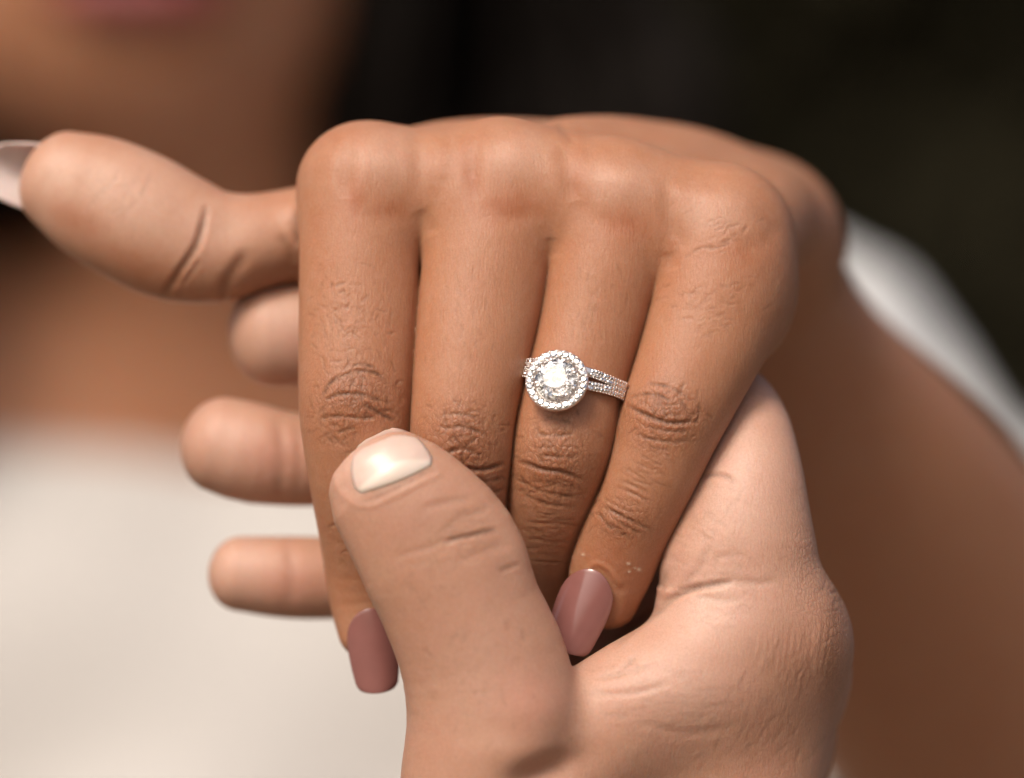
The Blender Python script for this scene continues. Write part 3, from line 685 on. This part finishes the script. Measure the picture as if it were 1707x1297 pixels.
# little finger, index finger (polished), thumb seen from beneath its long nail, middle and ring finger turned under
nail(woman, on(f_woman, 992, 950, 3), at(936,1090,34) - at(992,950,18), (-0.25,0.10,1), 146, 104, POLISH, tip=0.74, arc=0.85, droop=0.07, tiprnd=0.1)
nail(woman, on(f_woman, 616, 1014, 3), at(629,1155,-40) - at(616,1014,-48), (0.0,0.05,1), 144, 98, POLISH, tip=0.70, arc=0.9, droop=0.06, tiprnd=0.12)
nail(woman, at(165,308,-276), (-1,-0.21,0.03), (0.05,-0.25,-1), 212, 140, NAIL_W, tip=0.66, arc=1.25, droop=0.06, cut=0.1, tiprnd=0.5)
def laid_nail(parent, f, base, tip, wl, wr, mat_, lift=6.0, flat=0.45, thick=3.0, lun_mat=None):
    """short natural nail that follows the flesh it grows from; wl / wr: half-widths to either side at base, middle, tip"""
    base, tip = np.array(base, float), np.array(tip, float); e = tip - base; nrm = np.array([-e[1], e[0]]) / np.linalg.norm(e)
    nu, nv = 30, 31; P = np.zeros((nu, nv, 3)); uv = np.zeros((nu, nv, 2))
    for i in range(nu):
        for j in range(nv):
            u = i / (nu - 1); v = j / (nv - 1) * 2 - 1
            hw = max((wr if v > 0 else wl) * (1 - u ** 2.5) ** 0.5 * (0.90 + 0.10 * min(1, u / 0.12)), 4)
            q = base + e * (u + 0.05 * (1 - u) ** 2 * (v * v - 0.3 * v)) + nrm * v * hw
            uv[i, j] = q
    zs = np.array([[front_z(f, *uv[i, j]) for j in range(nv)] for i in range(nu)]); zs = np.maximum(zs, zs.max() - 150)
    for _ in range(5):
        q = np.pad(zs, 1, mode='reflect', reflect_type='odd'); zs = (zs * 2 + q[:-2, 1:-1] + q[2:, 1:-1] + q[1:-1, :-2] + q[1:-1, 2:]) / 6
    for i in range(nu):
        for j in range(nv):
            u = i / (nu - 1); v = j / (nv - 1) * 2 - 1; e_ = max(abs(v) ** 8, u ** 10, (1 - u) ** 14 * 0.85)
            P[i, j] = at(*uv[i, j], zs[i, j] + lift * (1 - e_) + 0.6 * e_)
    P = P.reshape(-1, 3)
    F = np.array([[i * nv + j, i * nv + j + 1, (i + 1) * nv + j + 1, (i + 1) * nv + j] for i in range(nu - 1) for j in range(nv - 1)])
    N_ = normals(P, F); N_ = N_ if N_[:, 2].mean() > 0 else -N_; k = len(P)
    edge = [j for j in range(nv)] + [i * nv + nv - 1 for i in range(1, nu)] + [(nu - 1) * nv + j for j in range(nv - 2, -1, -1)] + [i * nv for i in range(nu - 2, 0, -1)]
    q = [[edge[i], edge[(i + 1) % len(edge)], edge[(i + 1) % len(edge)] + k, edge[i] + k] for i in range(len(edge))]
    o = mesh_obj('fingernail', W(np.concatenate([P, P - N_ * thick])), F.tolist() + (F[:, ::-1] + k).tolist() + q, mat_)
    bm = bmesh.new(); bm.from_mesh(o.data); bmesh.ops.recalc_face_normals(bm, faces=bm.faces); bm.to_mesh(o.data); bm.free()
    for p in o.data.polygons: p.use_smooth = True
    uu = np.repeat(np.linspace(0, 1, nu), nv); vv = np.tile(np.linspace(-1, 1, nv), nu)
    l = np.clip((0.34 * (1 - 0.8 * vv ** 2) - uu) / 0.05 + 0.5, 0, 1)  # paler band at the cuticle: lunula with the nail's sheen painted in
    add_attr(o, 'lunula_sheen', np.concatenate([l, l]))
    return adopt(o, parent)
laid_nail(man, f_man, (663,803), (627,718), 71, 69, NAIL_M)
for (b, l, n, w_) in (((505,472,-255),(-1,0.04,-0.03),(0,-0.92,0.38),100), ((474,696,-258),(-1,-0.23,0.0),(0,-0.94,0.34),96), ((490,914,-300),(-1,0.02,0.02),(0,-0.85,-0.5),84)):
    nail(man, at(*b), l, n, 116, w_, NAIL_M, tip=0.85, arc=0.8, droop=0.05, tiprnd=1.0)

# ------------------------------------------------------------------ the ring
m, nt, b = mat('white_gold'); METAL = m
b.inputs['Metallic'].default_value = 1; b.inputs['Roughness'].default_value = 0.16; b.inputs['Base Color'].default_value = (0.88, 0.81, 0.77, 1)
nz = tex(nt, 'ShaderNodeTexNoise', mapped(nt, (12000,) * 3), 1 / 6, Detail=3.0).outputs['Fac']
nt.links.new(math_(nt, 'MULTIPLY_ADD', nz, 0.3, 0.12), b.inputs['Roughness'])
m, nt, b = mat('diamond'); GEM = m
b.inputs['Base Color'].default_value = (1, 1, 1, 1); b.inputs['Transmission Weight'].default_value = 1; b.inputs['IOR'].default_value = 2.4; b.inputs['Roughness'].default_value = 0.0
rc = at(959, 640, -22); kf = (D + 22) / D
ra = unit(at(940, 730, -12) - at(986, 540, -40)); rn = unit(np.array([0, 0, 1.0]) - ra * ra[2]); ru = np.cross(ra, rn)
if ru[0] < 0: ru = -ru
RW, RT = 88 * kf + 3, 84 * kf + 3
TH0 = math.radians(-15.5)
def ringp(th, off, r=0.0):
    """a point of the shank: angle from the top of the finger towards its right side, offset along the finger, height"""
    n_ = unit(ru * math.sin(th) / RW + rn * math.cos(th) / RT)
    return rc + ru * math.sin(th) * RW + rn * math.cos(th) * RT + ra * off + n_ * r, n_
ringo = empty('diamond_ring', Wv(rc))
tag(ringo, 'round halo diamond ring with split pave band on the ring finger', 'ring')
def frame_m(pos, n_, a_, s_=1.0):
    n_ = unit(n_); a_ = unit(a_ - np.dot(a_, n_) * n_); u_ = np.cross(a_, n_)
    z = Dv(n_).normalized(); y = Dv(a_).normalized(); x = y.cross(z).normalized()
    M = Matrix((x, y, z)).transposed().to_4x4(); M.translation = Wv(pos)
    return M @ Matrix.Scale(s_ * S, 4)
def rpart(name, me, M, parent=None):
    o = bpy.data.objects.new(name, me); C.objects.link(o)
    o.parent = ringo if parent is None else parent
    o.matrix_parent_inverse = Matrix.Identity(4)
    o.matrix_basis = (Matrix.Translation(ringo.location).inverted() @ M) if parent is None else M
    return o
def bm_mesh(name, bm, mat_, smooth=False):
    bmesh.ops.recalc_face_normals(bm, faces=bm.faces)
    me = bpy.data.meshes.new(name); bm.to_mesh(me); bm.free(); me.materials.append(mat_)
    for p in me.polygons: p.use_smooth = smooth
    return me
def brilliant(name, r, seg=8, crown=0.30, table=0.56, pav=0.86):
    bm = bmesh.new(); n2 = seg * 2
    tb = [bm.verts.new((r * table * math.cos(2 * math.pi * i / seg), r * table * math.sin(2 * math.pi * i / seg), r * crown)) for i in range(seg)]
    st = [bm.verts.new((r * 0.80 * math.cos(2 * math.pi * (i + .5) / seg), r * 0.80 * math.sin(2 * math.pi * (i + .5) / seg), r * crown * 0.62)) for i in range(seg)]
    gt = [bm.verts.new((r * math.cos(math.pi * i / seg), r * math.sin(math.pi * i / seg), 0.02 * r)) for i in range(n2)]
    gb = [bm.verts.new((r * math.cos(math.pi * i / seg), r * math.sin(math.pi * i / seg), -0.03 * r)) for i in range(n2)]
    lo = [bm.verts.new((r * 0.30 * math.cos(2 * math.pi * (i + .5) / seg), r * 0.30 * math.sin(2 * math.pi * (i + .5) / seg), -r * pav * 0.72)) for i in range(seg)]
    cu = bm.verts.new((0, 0, -r * pav))
    F = bm.faces.new
    F(tb)
    for i in range(seg):
        j = (i + 1) % seg; g0, g1, g2 = 2 * i, 2 * i + 1, (2 * i + 2) % n2
        F((tb[i], tb[j], st[i])); F((tb[i], st[i], gt[g0])); F((tb[j], gt[g2], st[i]))
        F((st[i], gt[g0], gt[g1])); F((st[i], gt[g1], gt[g2]))
        for a_, c_ in ((g0, g1), (g1, g2)): F((gt[a_], gb[a_], gb[c_], gt[c_]))
        F((gb[g0], lo[i], gb[g1])); F((gb[g1], lo[i], gb[g2]))
        F((gb[g0], lo[i - 1], cu, lo[i]))
    return bm_mesh(name, bm, GEM)
def bead(name, r, flat=0.9):
    bm = bmesh.new(); bmesh.ops.create_icosphere(bm, subdivisions=2, radius=r); bmesh.ops.scale(bm, vec=(1, 1, flat), verts=bm.verts)
    return bm_mesh(name, bm, METAL, True)
m, nt, b = mat('pave_diamond'); SPARK = m      # foil bright little stones: hard, mirror like facets
b.inputs['Metallic'].default_value = 1; b.inputs['Base Color'].default_value = (0.86, 0.85, 0.84, 1); b.inputs['Roughness'].default_value = 0.10
# shank: two strands each side that meet under the finger
def strand_off(th, sgn):
    d = abs(((th - TH0 + math.pi) % (2 * math.pi)) - math.pi)
    return sgn * (7.4 + 7.0 * np.clip(1.0 - d / 0.95, 0, 1)) 
def strand(sgn):
    bm = bmesh.new(); n = 96; rings = []
    for i in range(n):
        th = TH0 + 2 * math.pi * i / n; p, n_ = ringp(th, strand_off(th, sgn))
        prof = [(-7.2, -2), (-7.2, 6.2), (-5.5, 7.6), (0, 7.0), (5.5, 7.6), (7.2, 6.2), (7.2, -2)]
        rings.append([bm.verts.new(Wv(p + ra * x + n_ * (z + 0.0)) - ringo.location) for x, z in prof])
    for i in range(n):
        A_, B_ = rings[i], rings[(i + 1) % n]
        for k in range(len(A_)): bm.faces.new((A_[k], A_[(k + 1) % len(A_)], B_[(k + 1) % len(A_)], B_[k]))
    o = bpy.data.objects.new('shank', bm_mesh('shank', bm, METAL, True)); C.objects.link(o); o.parent = ringo
    return o
for sgn in (-1, 1): strand(sgn)
# head: halo plate, gallery cup, centre stone
hn = unit(np.array([-0.15, -0.30, 0.94]))
hp, _ = ringp(TH0, 0, 24)
hp = at(928, 634, hp[2])
ha = unit(ra - hn * np.dot(ra, hn)); HM = frame_m(hp, hn, ha)
def lathe(name, prof, n, closed=True, smooth=True):
    bm = bmesh.new(); R = []
    for i in range(n):
        a = 2 * math.pi * i / n; R.append([bm.verts.new((r * math.cos(a), r * math.sin(a), z)) for r, z in prof])
    for i in range(n):
        A_, B_ = R[i], R[(i + 1) % n]; m_ = len(prof)
        for k in range(m_ if closed else m_ - 1): bm.faces.new((A_[k], A_[(k + 1) % m_], B_[(k + 1) % m_], B_[k]))
    return bm_mesh(name, bm, METAL, smooth)
rpart('halo_plate', lathe('halo_plate', [(38.5, -6), (38, 0.5), (40, 2.2), (45, 1.2), (50, 2.2), (52.4, 0.5), (52.0, -7), (47, -10)], 72), HM)
rpart('gallery', lathe('gallery', [(20, -25), (23, -25), (33, -12), (40, -8), (40, -5), (30, -9), (18, -22)], 48), HM)
rpart('center_diamond', brilliant('center_diamond', 36.5, 8, 0.31, 0.55, 0.862), HM @ Matrix.Translation((0, 0, 9)) @ Matrix.Rotation(0.2, 4, 'Z'))
pm = bmesh.new(); bmesh.ops.create_icosphere(pm, subdivisions=2, radius=4.0); bmesh.ops.scale(pm, vec=(1.5, 0.8, 1.0), verts=pm.verts)
prong = bm_mesh('prong', pm, METAL, True)
for k in range(4):
    for dd in (-0.09, 0.09):
        a = math.radians(33 + 90 * k) + dd
        rpart('prong', prong, HM @ Matrix.Rotation(a, 4, 'Z') @ Matrix.Translation((33, 0, 13.5)) @ Matrix.Rotation(0.35, 4, 'Y'))
stone = brilliant('accent_diamond', 5.6, 6, 0.32, 0.55, 0.84)
mil = bead('bead', 2.3)
pave = brilliant('accent_diamond', 3.5, 6, 0.34, 0.5, 0.6); pave.materials[0] = SPARK
stone.materials[0] = SPARK
NH = 26
for k in range(NH):
    a = 2 * math.pi * (k + rng.uniform(-0.08, 0.08)) / NH
    rpart('accent_diamond', stone, HM @ Matrix.Rotation(a, 4, 'Z') @ Matrix.Translation((45, 0, 2.6)) @ Matrix.Rotation(rng.normal(0, 0.12), 4, 'X') @ Matrix.Rotation(rng.normal(0, 0.12), 4, 'Y') @ Matrix.Rotation(rng.uniform(0, 6), 4, 'Z'))
for k in range(NH):
    for r_, o_ in ((50.2, 0.5), (39.6, 0.5)):
        a = 2 * math.pi * (k + o_) / NH
        rpart('bead', mil, HM @ Matrix.Rotation(a, 4, 'Z') @ Matrix.Translation((r_, 0, 2.6)))
for sgn in (-1, 1):
    for side in (-1, 1):
        for k in range(13 if side > 0 else 7):
            th = TH0 + side * (0.50 + 0.061 * k)
            for e in (-3.4, 3.4):
                p, n_ = ringp(th + rng.normal(0, 0.006), strand_off(th, sgn) + e, 7.4)
                rpart('accent_diamond', pave, frame_m(p, n_ + rng.normal(0, 0.22, 3), ra + rng.normal(0, 0.5, 3)))
            for e in (-6.6, 0, 6.6):
                p, n_ = ringp(th + 0.0305, strand_off(th, sgn) + e, 7.4); rpart('bead', mil, frame_m(p, n_, ra, 0.66))

# ------------------------------------------------------------------ dress, hair, hedge behind
m, nt, b = mat('cream_cloth_shaded'); CLOTH = m
v = mapped(nt, (12000,) * 3); n1 = tex(nt, 'ShaderNodeTexNoise', v, 1 / 400, Detail=4.0).outputs['Fac']
nt.links.new(mixc(nt, n1, (0.47, 0.445, 0.42), (0.53, 0.505, 0.48)), b.inputs['Base Color']); b.inputs['Roughness'].default_value = 0.85  # body cloth darker than the sleeve: partial shade put into its colour
wv = tex(nt, 'ShaderNodeTexNoise', v, 1 / 12, Detail=3.0).outputs['Fac']
bp = node(nt, 'ShaderNodeBump'); bp.inputs['Distance'].default_value = 4 * S; nt.links.new(wv, bp.inputs['Height']); nt.links.new(bp.outputs[0], b.inputs['Normal'])
sleeve = [Ell((1600,870,-5850),(650,690,700),**hd), Ell((1970,1330,-5500),(640,660,600),**hd)]
def f_dress(p):
    b_ = sm(chest, p, 300) - 60
    folds = 46 * np.sin(p[:, 0] / 190 + 2.2 * np.sin(p[:, 1] / 420) + p[:, 1] / 260) * np.clip((p[:, 1] - 800) / 900, 0, 1)
    skirt = Tube([(0,1900,-5900,1650,900),(0,2500,-5700,1750,1050),(0,3300,-5500,2000,1300)], screen=False)(p)
    b_ = smin(b_, skirt, 300) + folds.astype(F32)
    cut = (830 + 0.03 * p[:, 0]) - p[:, 1]
    d = np.maximum(b_, cut.astype(F32))
    return d
def f_sleeve(p):
    return smin(sleeve[0](p), sleeve[1](p), 200) + (9 * np.sin(p[:, 0] / 60 + p[:, 1] / 110) + 6 * np.sin(p[:, 0] / 31 - p[:, 1] / 70)).astype(F32)
DV, DF = extract(f_dress, axis_warp([(-2300,2800,hb)]), axis_warp([(0,3000,hb)]), axis_warp([(-7300,-4300,hb)]), relax=2, project=0)
def largest(V, F):
    lab = np.arange(len(V))
    while True:
        m = lab[F].min(1); new = lab.copy()
        for c in range(4): np.minimum.at(new, F[:, c], m)
        new = new[new]
        if (new == lab).all(): break
        lab = new
    keep = np.bincount(lab).argmax(); F = F[lab[F[:, 0]] == keep]
    u, inv = np.unique(F, return_inverse=True); return V[u], inv.reshape(F.shape)
DV, DF = largest(DV, DF)
DF, _ = outward(f_dress, DV, DF)
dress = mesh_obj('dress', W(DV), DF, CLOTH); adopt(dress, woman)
EV, EF = extract(f_sleeve, axis_warp([(700,2800,hb)]), axis_warp([(0,2200,hb)]), axis_warp([(-6800,-4500,hb)]), relax=2, project=0)
EF, _ = outward(f_sleeve, EV, EF)
CLOTH_LIT = CLOTH.copy(); CLOTH_LIT.name = 'white_cloth_lit'  # dress cloth copied lighter: the sleeve's stronger light put into its colour
for n_ in CLOTH_LIT.node_tree.nodes:
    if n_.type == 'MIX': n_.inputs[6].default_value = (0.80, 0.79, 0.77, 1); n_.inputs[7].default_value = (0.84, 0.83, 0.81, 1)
sl_o = mesh_obj('sleeve', W(EV), EF, CLOTH_LIT); sl_o.parent = dress

m, nt, b = mat('dark_hair'); HAIR = m
n1 = tex(nt, 'ShaderNodeTexNoise', mapped(nt, (3000, 3000, 400)), 1, Detail=3.0).outputs['Fac']
nt.links.new(mixc(nt, n1, (0.007, 0.006, 0.005), (0.014, 0.010, 0.008)), b.inputs['Base Color']); b.inputs['Roughness'].default_value = 0.7; b.inputs['Specular IOR Level'].default_value = 0.12
hv, hf = [], []
def lock(pts, r0):
    c = catmull(np.c_[pts, np.zeros(len(pts))], 14)[:, :3]; T = np.gradient(c, axis=0); T /= np.linalg.norm(T, axis=1)[:, None]
    A = np.cross(T, [0, 0, 1.0]); A /= np.linalg.norm(A, axis=1)[:, None] + 1e-9; B_ = np.cross(T, A); base = len(hv)
    for i in range(14):
        r = r0 * math.sin(math.pi * (0.12 + 0.86 * i / 13)) ** 0.5
        for k in range(6):
            a = k * math.pi / 3; hv.append(c[i] + r * (A[i] * math.cos(a) + B_[i] * math.sin(a)))
    for i in range(13):
        for k in range(6): hf.append([base + i * 6 + k, base + i * 6 + (k + 1) % 6, base + (i + 1) * 6 + (k + 1) % 6, base + (i + 1) * 6 + k])
for k in range(420):
    a = rng.uniform(-0.35 * math.pi, 1.35 * math.pi) ; e = rng.uniform(0.15, 1.0)
    sd = 1 if rng.random() < 0.6 else -1
    top = np.array([-60 + sd * rng.uniform(0, 500), -2650 + rng.uniform(0, 150), -5250 + rng.normal(0, 350)])
    x1 = -60 + sd * rng.uniform(720, 960); z1 = -5300 + rng.uniform(-700, 250)
    x2 = -60 + sd * rng.uniform(620 if sd > 0 else 1000, 1350) + (150 if sd > 0 else 0); z2 = -5450 + rng.uniform(-600, 250)
    x3 = -60 + sd * rng.uniform(600 if sd > 0 else 1050, 1500); z3 = -5500 + rng.uniform(-900, 150)
    lock(np.array([top, [x1, -1900 + rng.normal(0, 120), z1], [x1 + sd * 60, -1000, z1], [x2, -200, z2], [x3, 520 + rng.normal(0, 160), z3]]), rng.uniform(26, 62))
for k in range(110):                        # loose strands added at the near cheek, imitating its fall into shade
    x = 600 - abs(rng.normal(0, 170)); z = -4780 + rng.normal(0, 60) - 0.25 * (600 - x)
    lock(np.array([[500, -2500, -5000], [860, -1900, -4900], [x + 130, -1100, z], [x, -400, z], [x - 30 + rng.normal(0, 40), 300 + rng.normal(0, 150), z - 350]]), rng.uniform(8, 20))
for k in range(90):                         # unseen locks before the far shoulder, added to shade the chest
    x = -1230 + rng.normal(0, 130); z = -4700 + rng.normal(0, 170)
    lock(np.array([[-300, -2600, -5100], [-900, -2000, -4950], [x, -1200, z], [x - 20, -300, z - 40], [x - 60 + rng.normal(0, 60), 420 + rng.normal(0, 150), z - 200]]), rng.uniform(40, 80))
for k in range(160):                        # crown and back of the head
    a = rng.uniform(0, math.pi); x = 900 * math.cos(a)
    lock(np.array([[-60, -2660, -5200], [-60 + x * 0.8, -2350, -5600 - 500 * math.sin(a)], [-60 + x, -1500, -5700 - 500 * math.sin(a)], [-60 + x * 1.1, -300, -5900 - 300 * math.sin(a)], [-60 + x * 1.2, 700, -6100]]), rng.uniform(40, 80))
hair = mesh_obj('hair', W(np.array(hv)), np.array(hf), HAIR); adopt(hair, woman)

m, nt, b = mat('dark_leaf'); LEAF = m
ri = node(nt, 'ShaderNodeObjectInfo'); n1 = tex(nt, 'ShaderNodeTexNoise', mapped(nt, (6, 6, 6)), 1, Detail=5.0).outputs['Fac']
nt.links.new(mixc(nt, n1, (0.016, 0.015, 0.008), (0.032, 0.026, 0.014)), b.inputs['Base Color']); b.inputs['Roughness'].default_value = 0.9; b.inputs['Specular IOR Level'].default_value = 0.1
lv, lf = [], []
def leaf(c, L, wd_):
    d = rng.normal(0, 1, 3); d[2] -= 0.6; d /= np.linalg.norm(d); s_ = np.cross(d, rng.normal(0, 1, 3)); s_ /= np.linalg.norm(s_); n_ = np.cross(d, s_)
    b0 = len(lv)
    for q, w_, z_ in ((0, 0, 0), (.35, .5, .05), (.35, -.5, .05), (.35, 0, -.04), (.75, .34, .02), (.75, -.34, .02), (.75, 0, -.06), (1, 0, -.02)): lv.append(c + d * L * q + s_ * wd_ * w_ + n_ * L * z_)
    for f_ in ((0, 1, 3), (0, 3, 2), (1, 4, 6, 3), (3, 6, 5, 2), (4, 7, 6), (6, 7, 5)): lf.append([b0 + q for q in f_])
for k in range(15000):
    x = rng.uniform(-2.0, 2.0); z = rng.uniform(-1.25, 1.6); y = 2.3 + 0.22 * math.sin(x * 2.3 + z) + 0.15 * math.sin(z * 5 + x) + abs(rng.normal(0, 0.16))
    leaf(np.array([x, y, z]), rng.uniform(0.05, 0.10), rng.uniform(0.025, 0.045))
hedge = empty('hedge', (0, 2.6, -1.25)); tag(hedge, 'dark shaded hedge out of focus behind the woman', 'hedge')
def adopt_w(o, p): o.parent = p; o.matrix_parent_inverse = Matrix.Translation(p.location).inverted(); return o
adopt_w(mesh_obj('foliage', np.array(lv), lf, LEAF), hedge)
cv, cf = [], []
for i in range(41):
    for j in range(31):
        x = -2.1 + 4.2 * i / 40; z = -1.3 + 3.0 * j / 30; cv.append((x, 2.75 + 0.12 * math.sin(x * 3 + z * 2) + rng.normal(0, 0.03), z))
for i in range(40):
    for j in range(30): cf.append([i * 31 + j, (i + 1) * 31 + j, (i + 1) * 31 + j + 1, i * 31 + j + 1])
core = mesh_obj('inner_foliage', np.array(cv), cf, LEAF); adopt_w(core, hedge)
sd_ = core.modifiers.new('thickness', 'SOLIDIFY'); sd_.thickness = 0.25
m, nt, b = mat('bare_earth')
n1 = tex(nt, 'ShaderNodeTexNoise', mapped(nt, (4, 4, 4)), 1, Detail=8.0).outputs['Fac']
nt.links.new(mixc(nt, n1, (0.13, 0.10, 0.07), (0.20, 0.155, 0.11)), b.inputs['Base Color']); b.inputs['Roughness'].default_value = 0.9
gv = [(x, y, -1.25 + 0.01 * math.sin(x * 3) * math.cos(y * 2)) for x in np.linspace(-12, 12, 25) for y in np.linspace(-12, 12, 25)]
gf = [[i * 25 + j, (i + 1) * 25 + j, (i + 1) * 25 + j + 1, i * 25 + j + 1] for i in range(24) for j in range(24)]
tag(mesh_obj('bounce_ground', gv, gf, m), kind='structure')  # unseen ground, added to bounce light from below; the hedge stands on it
print('total', round(time.time() - T00, 1))
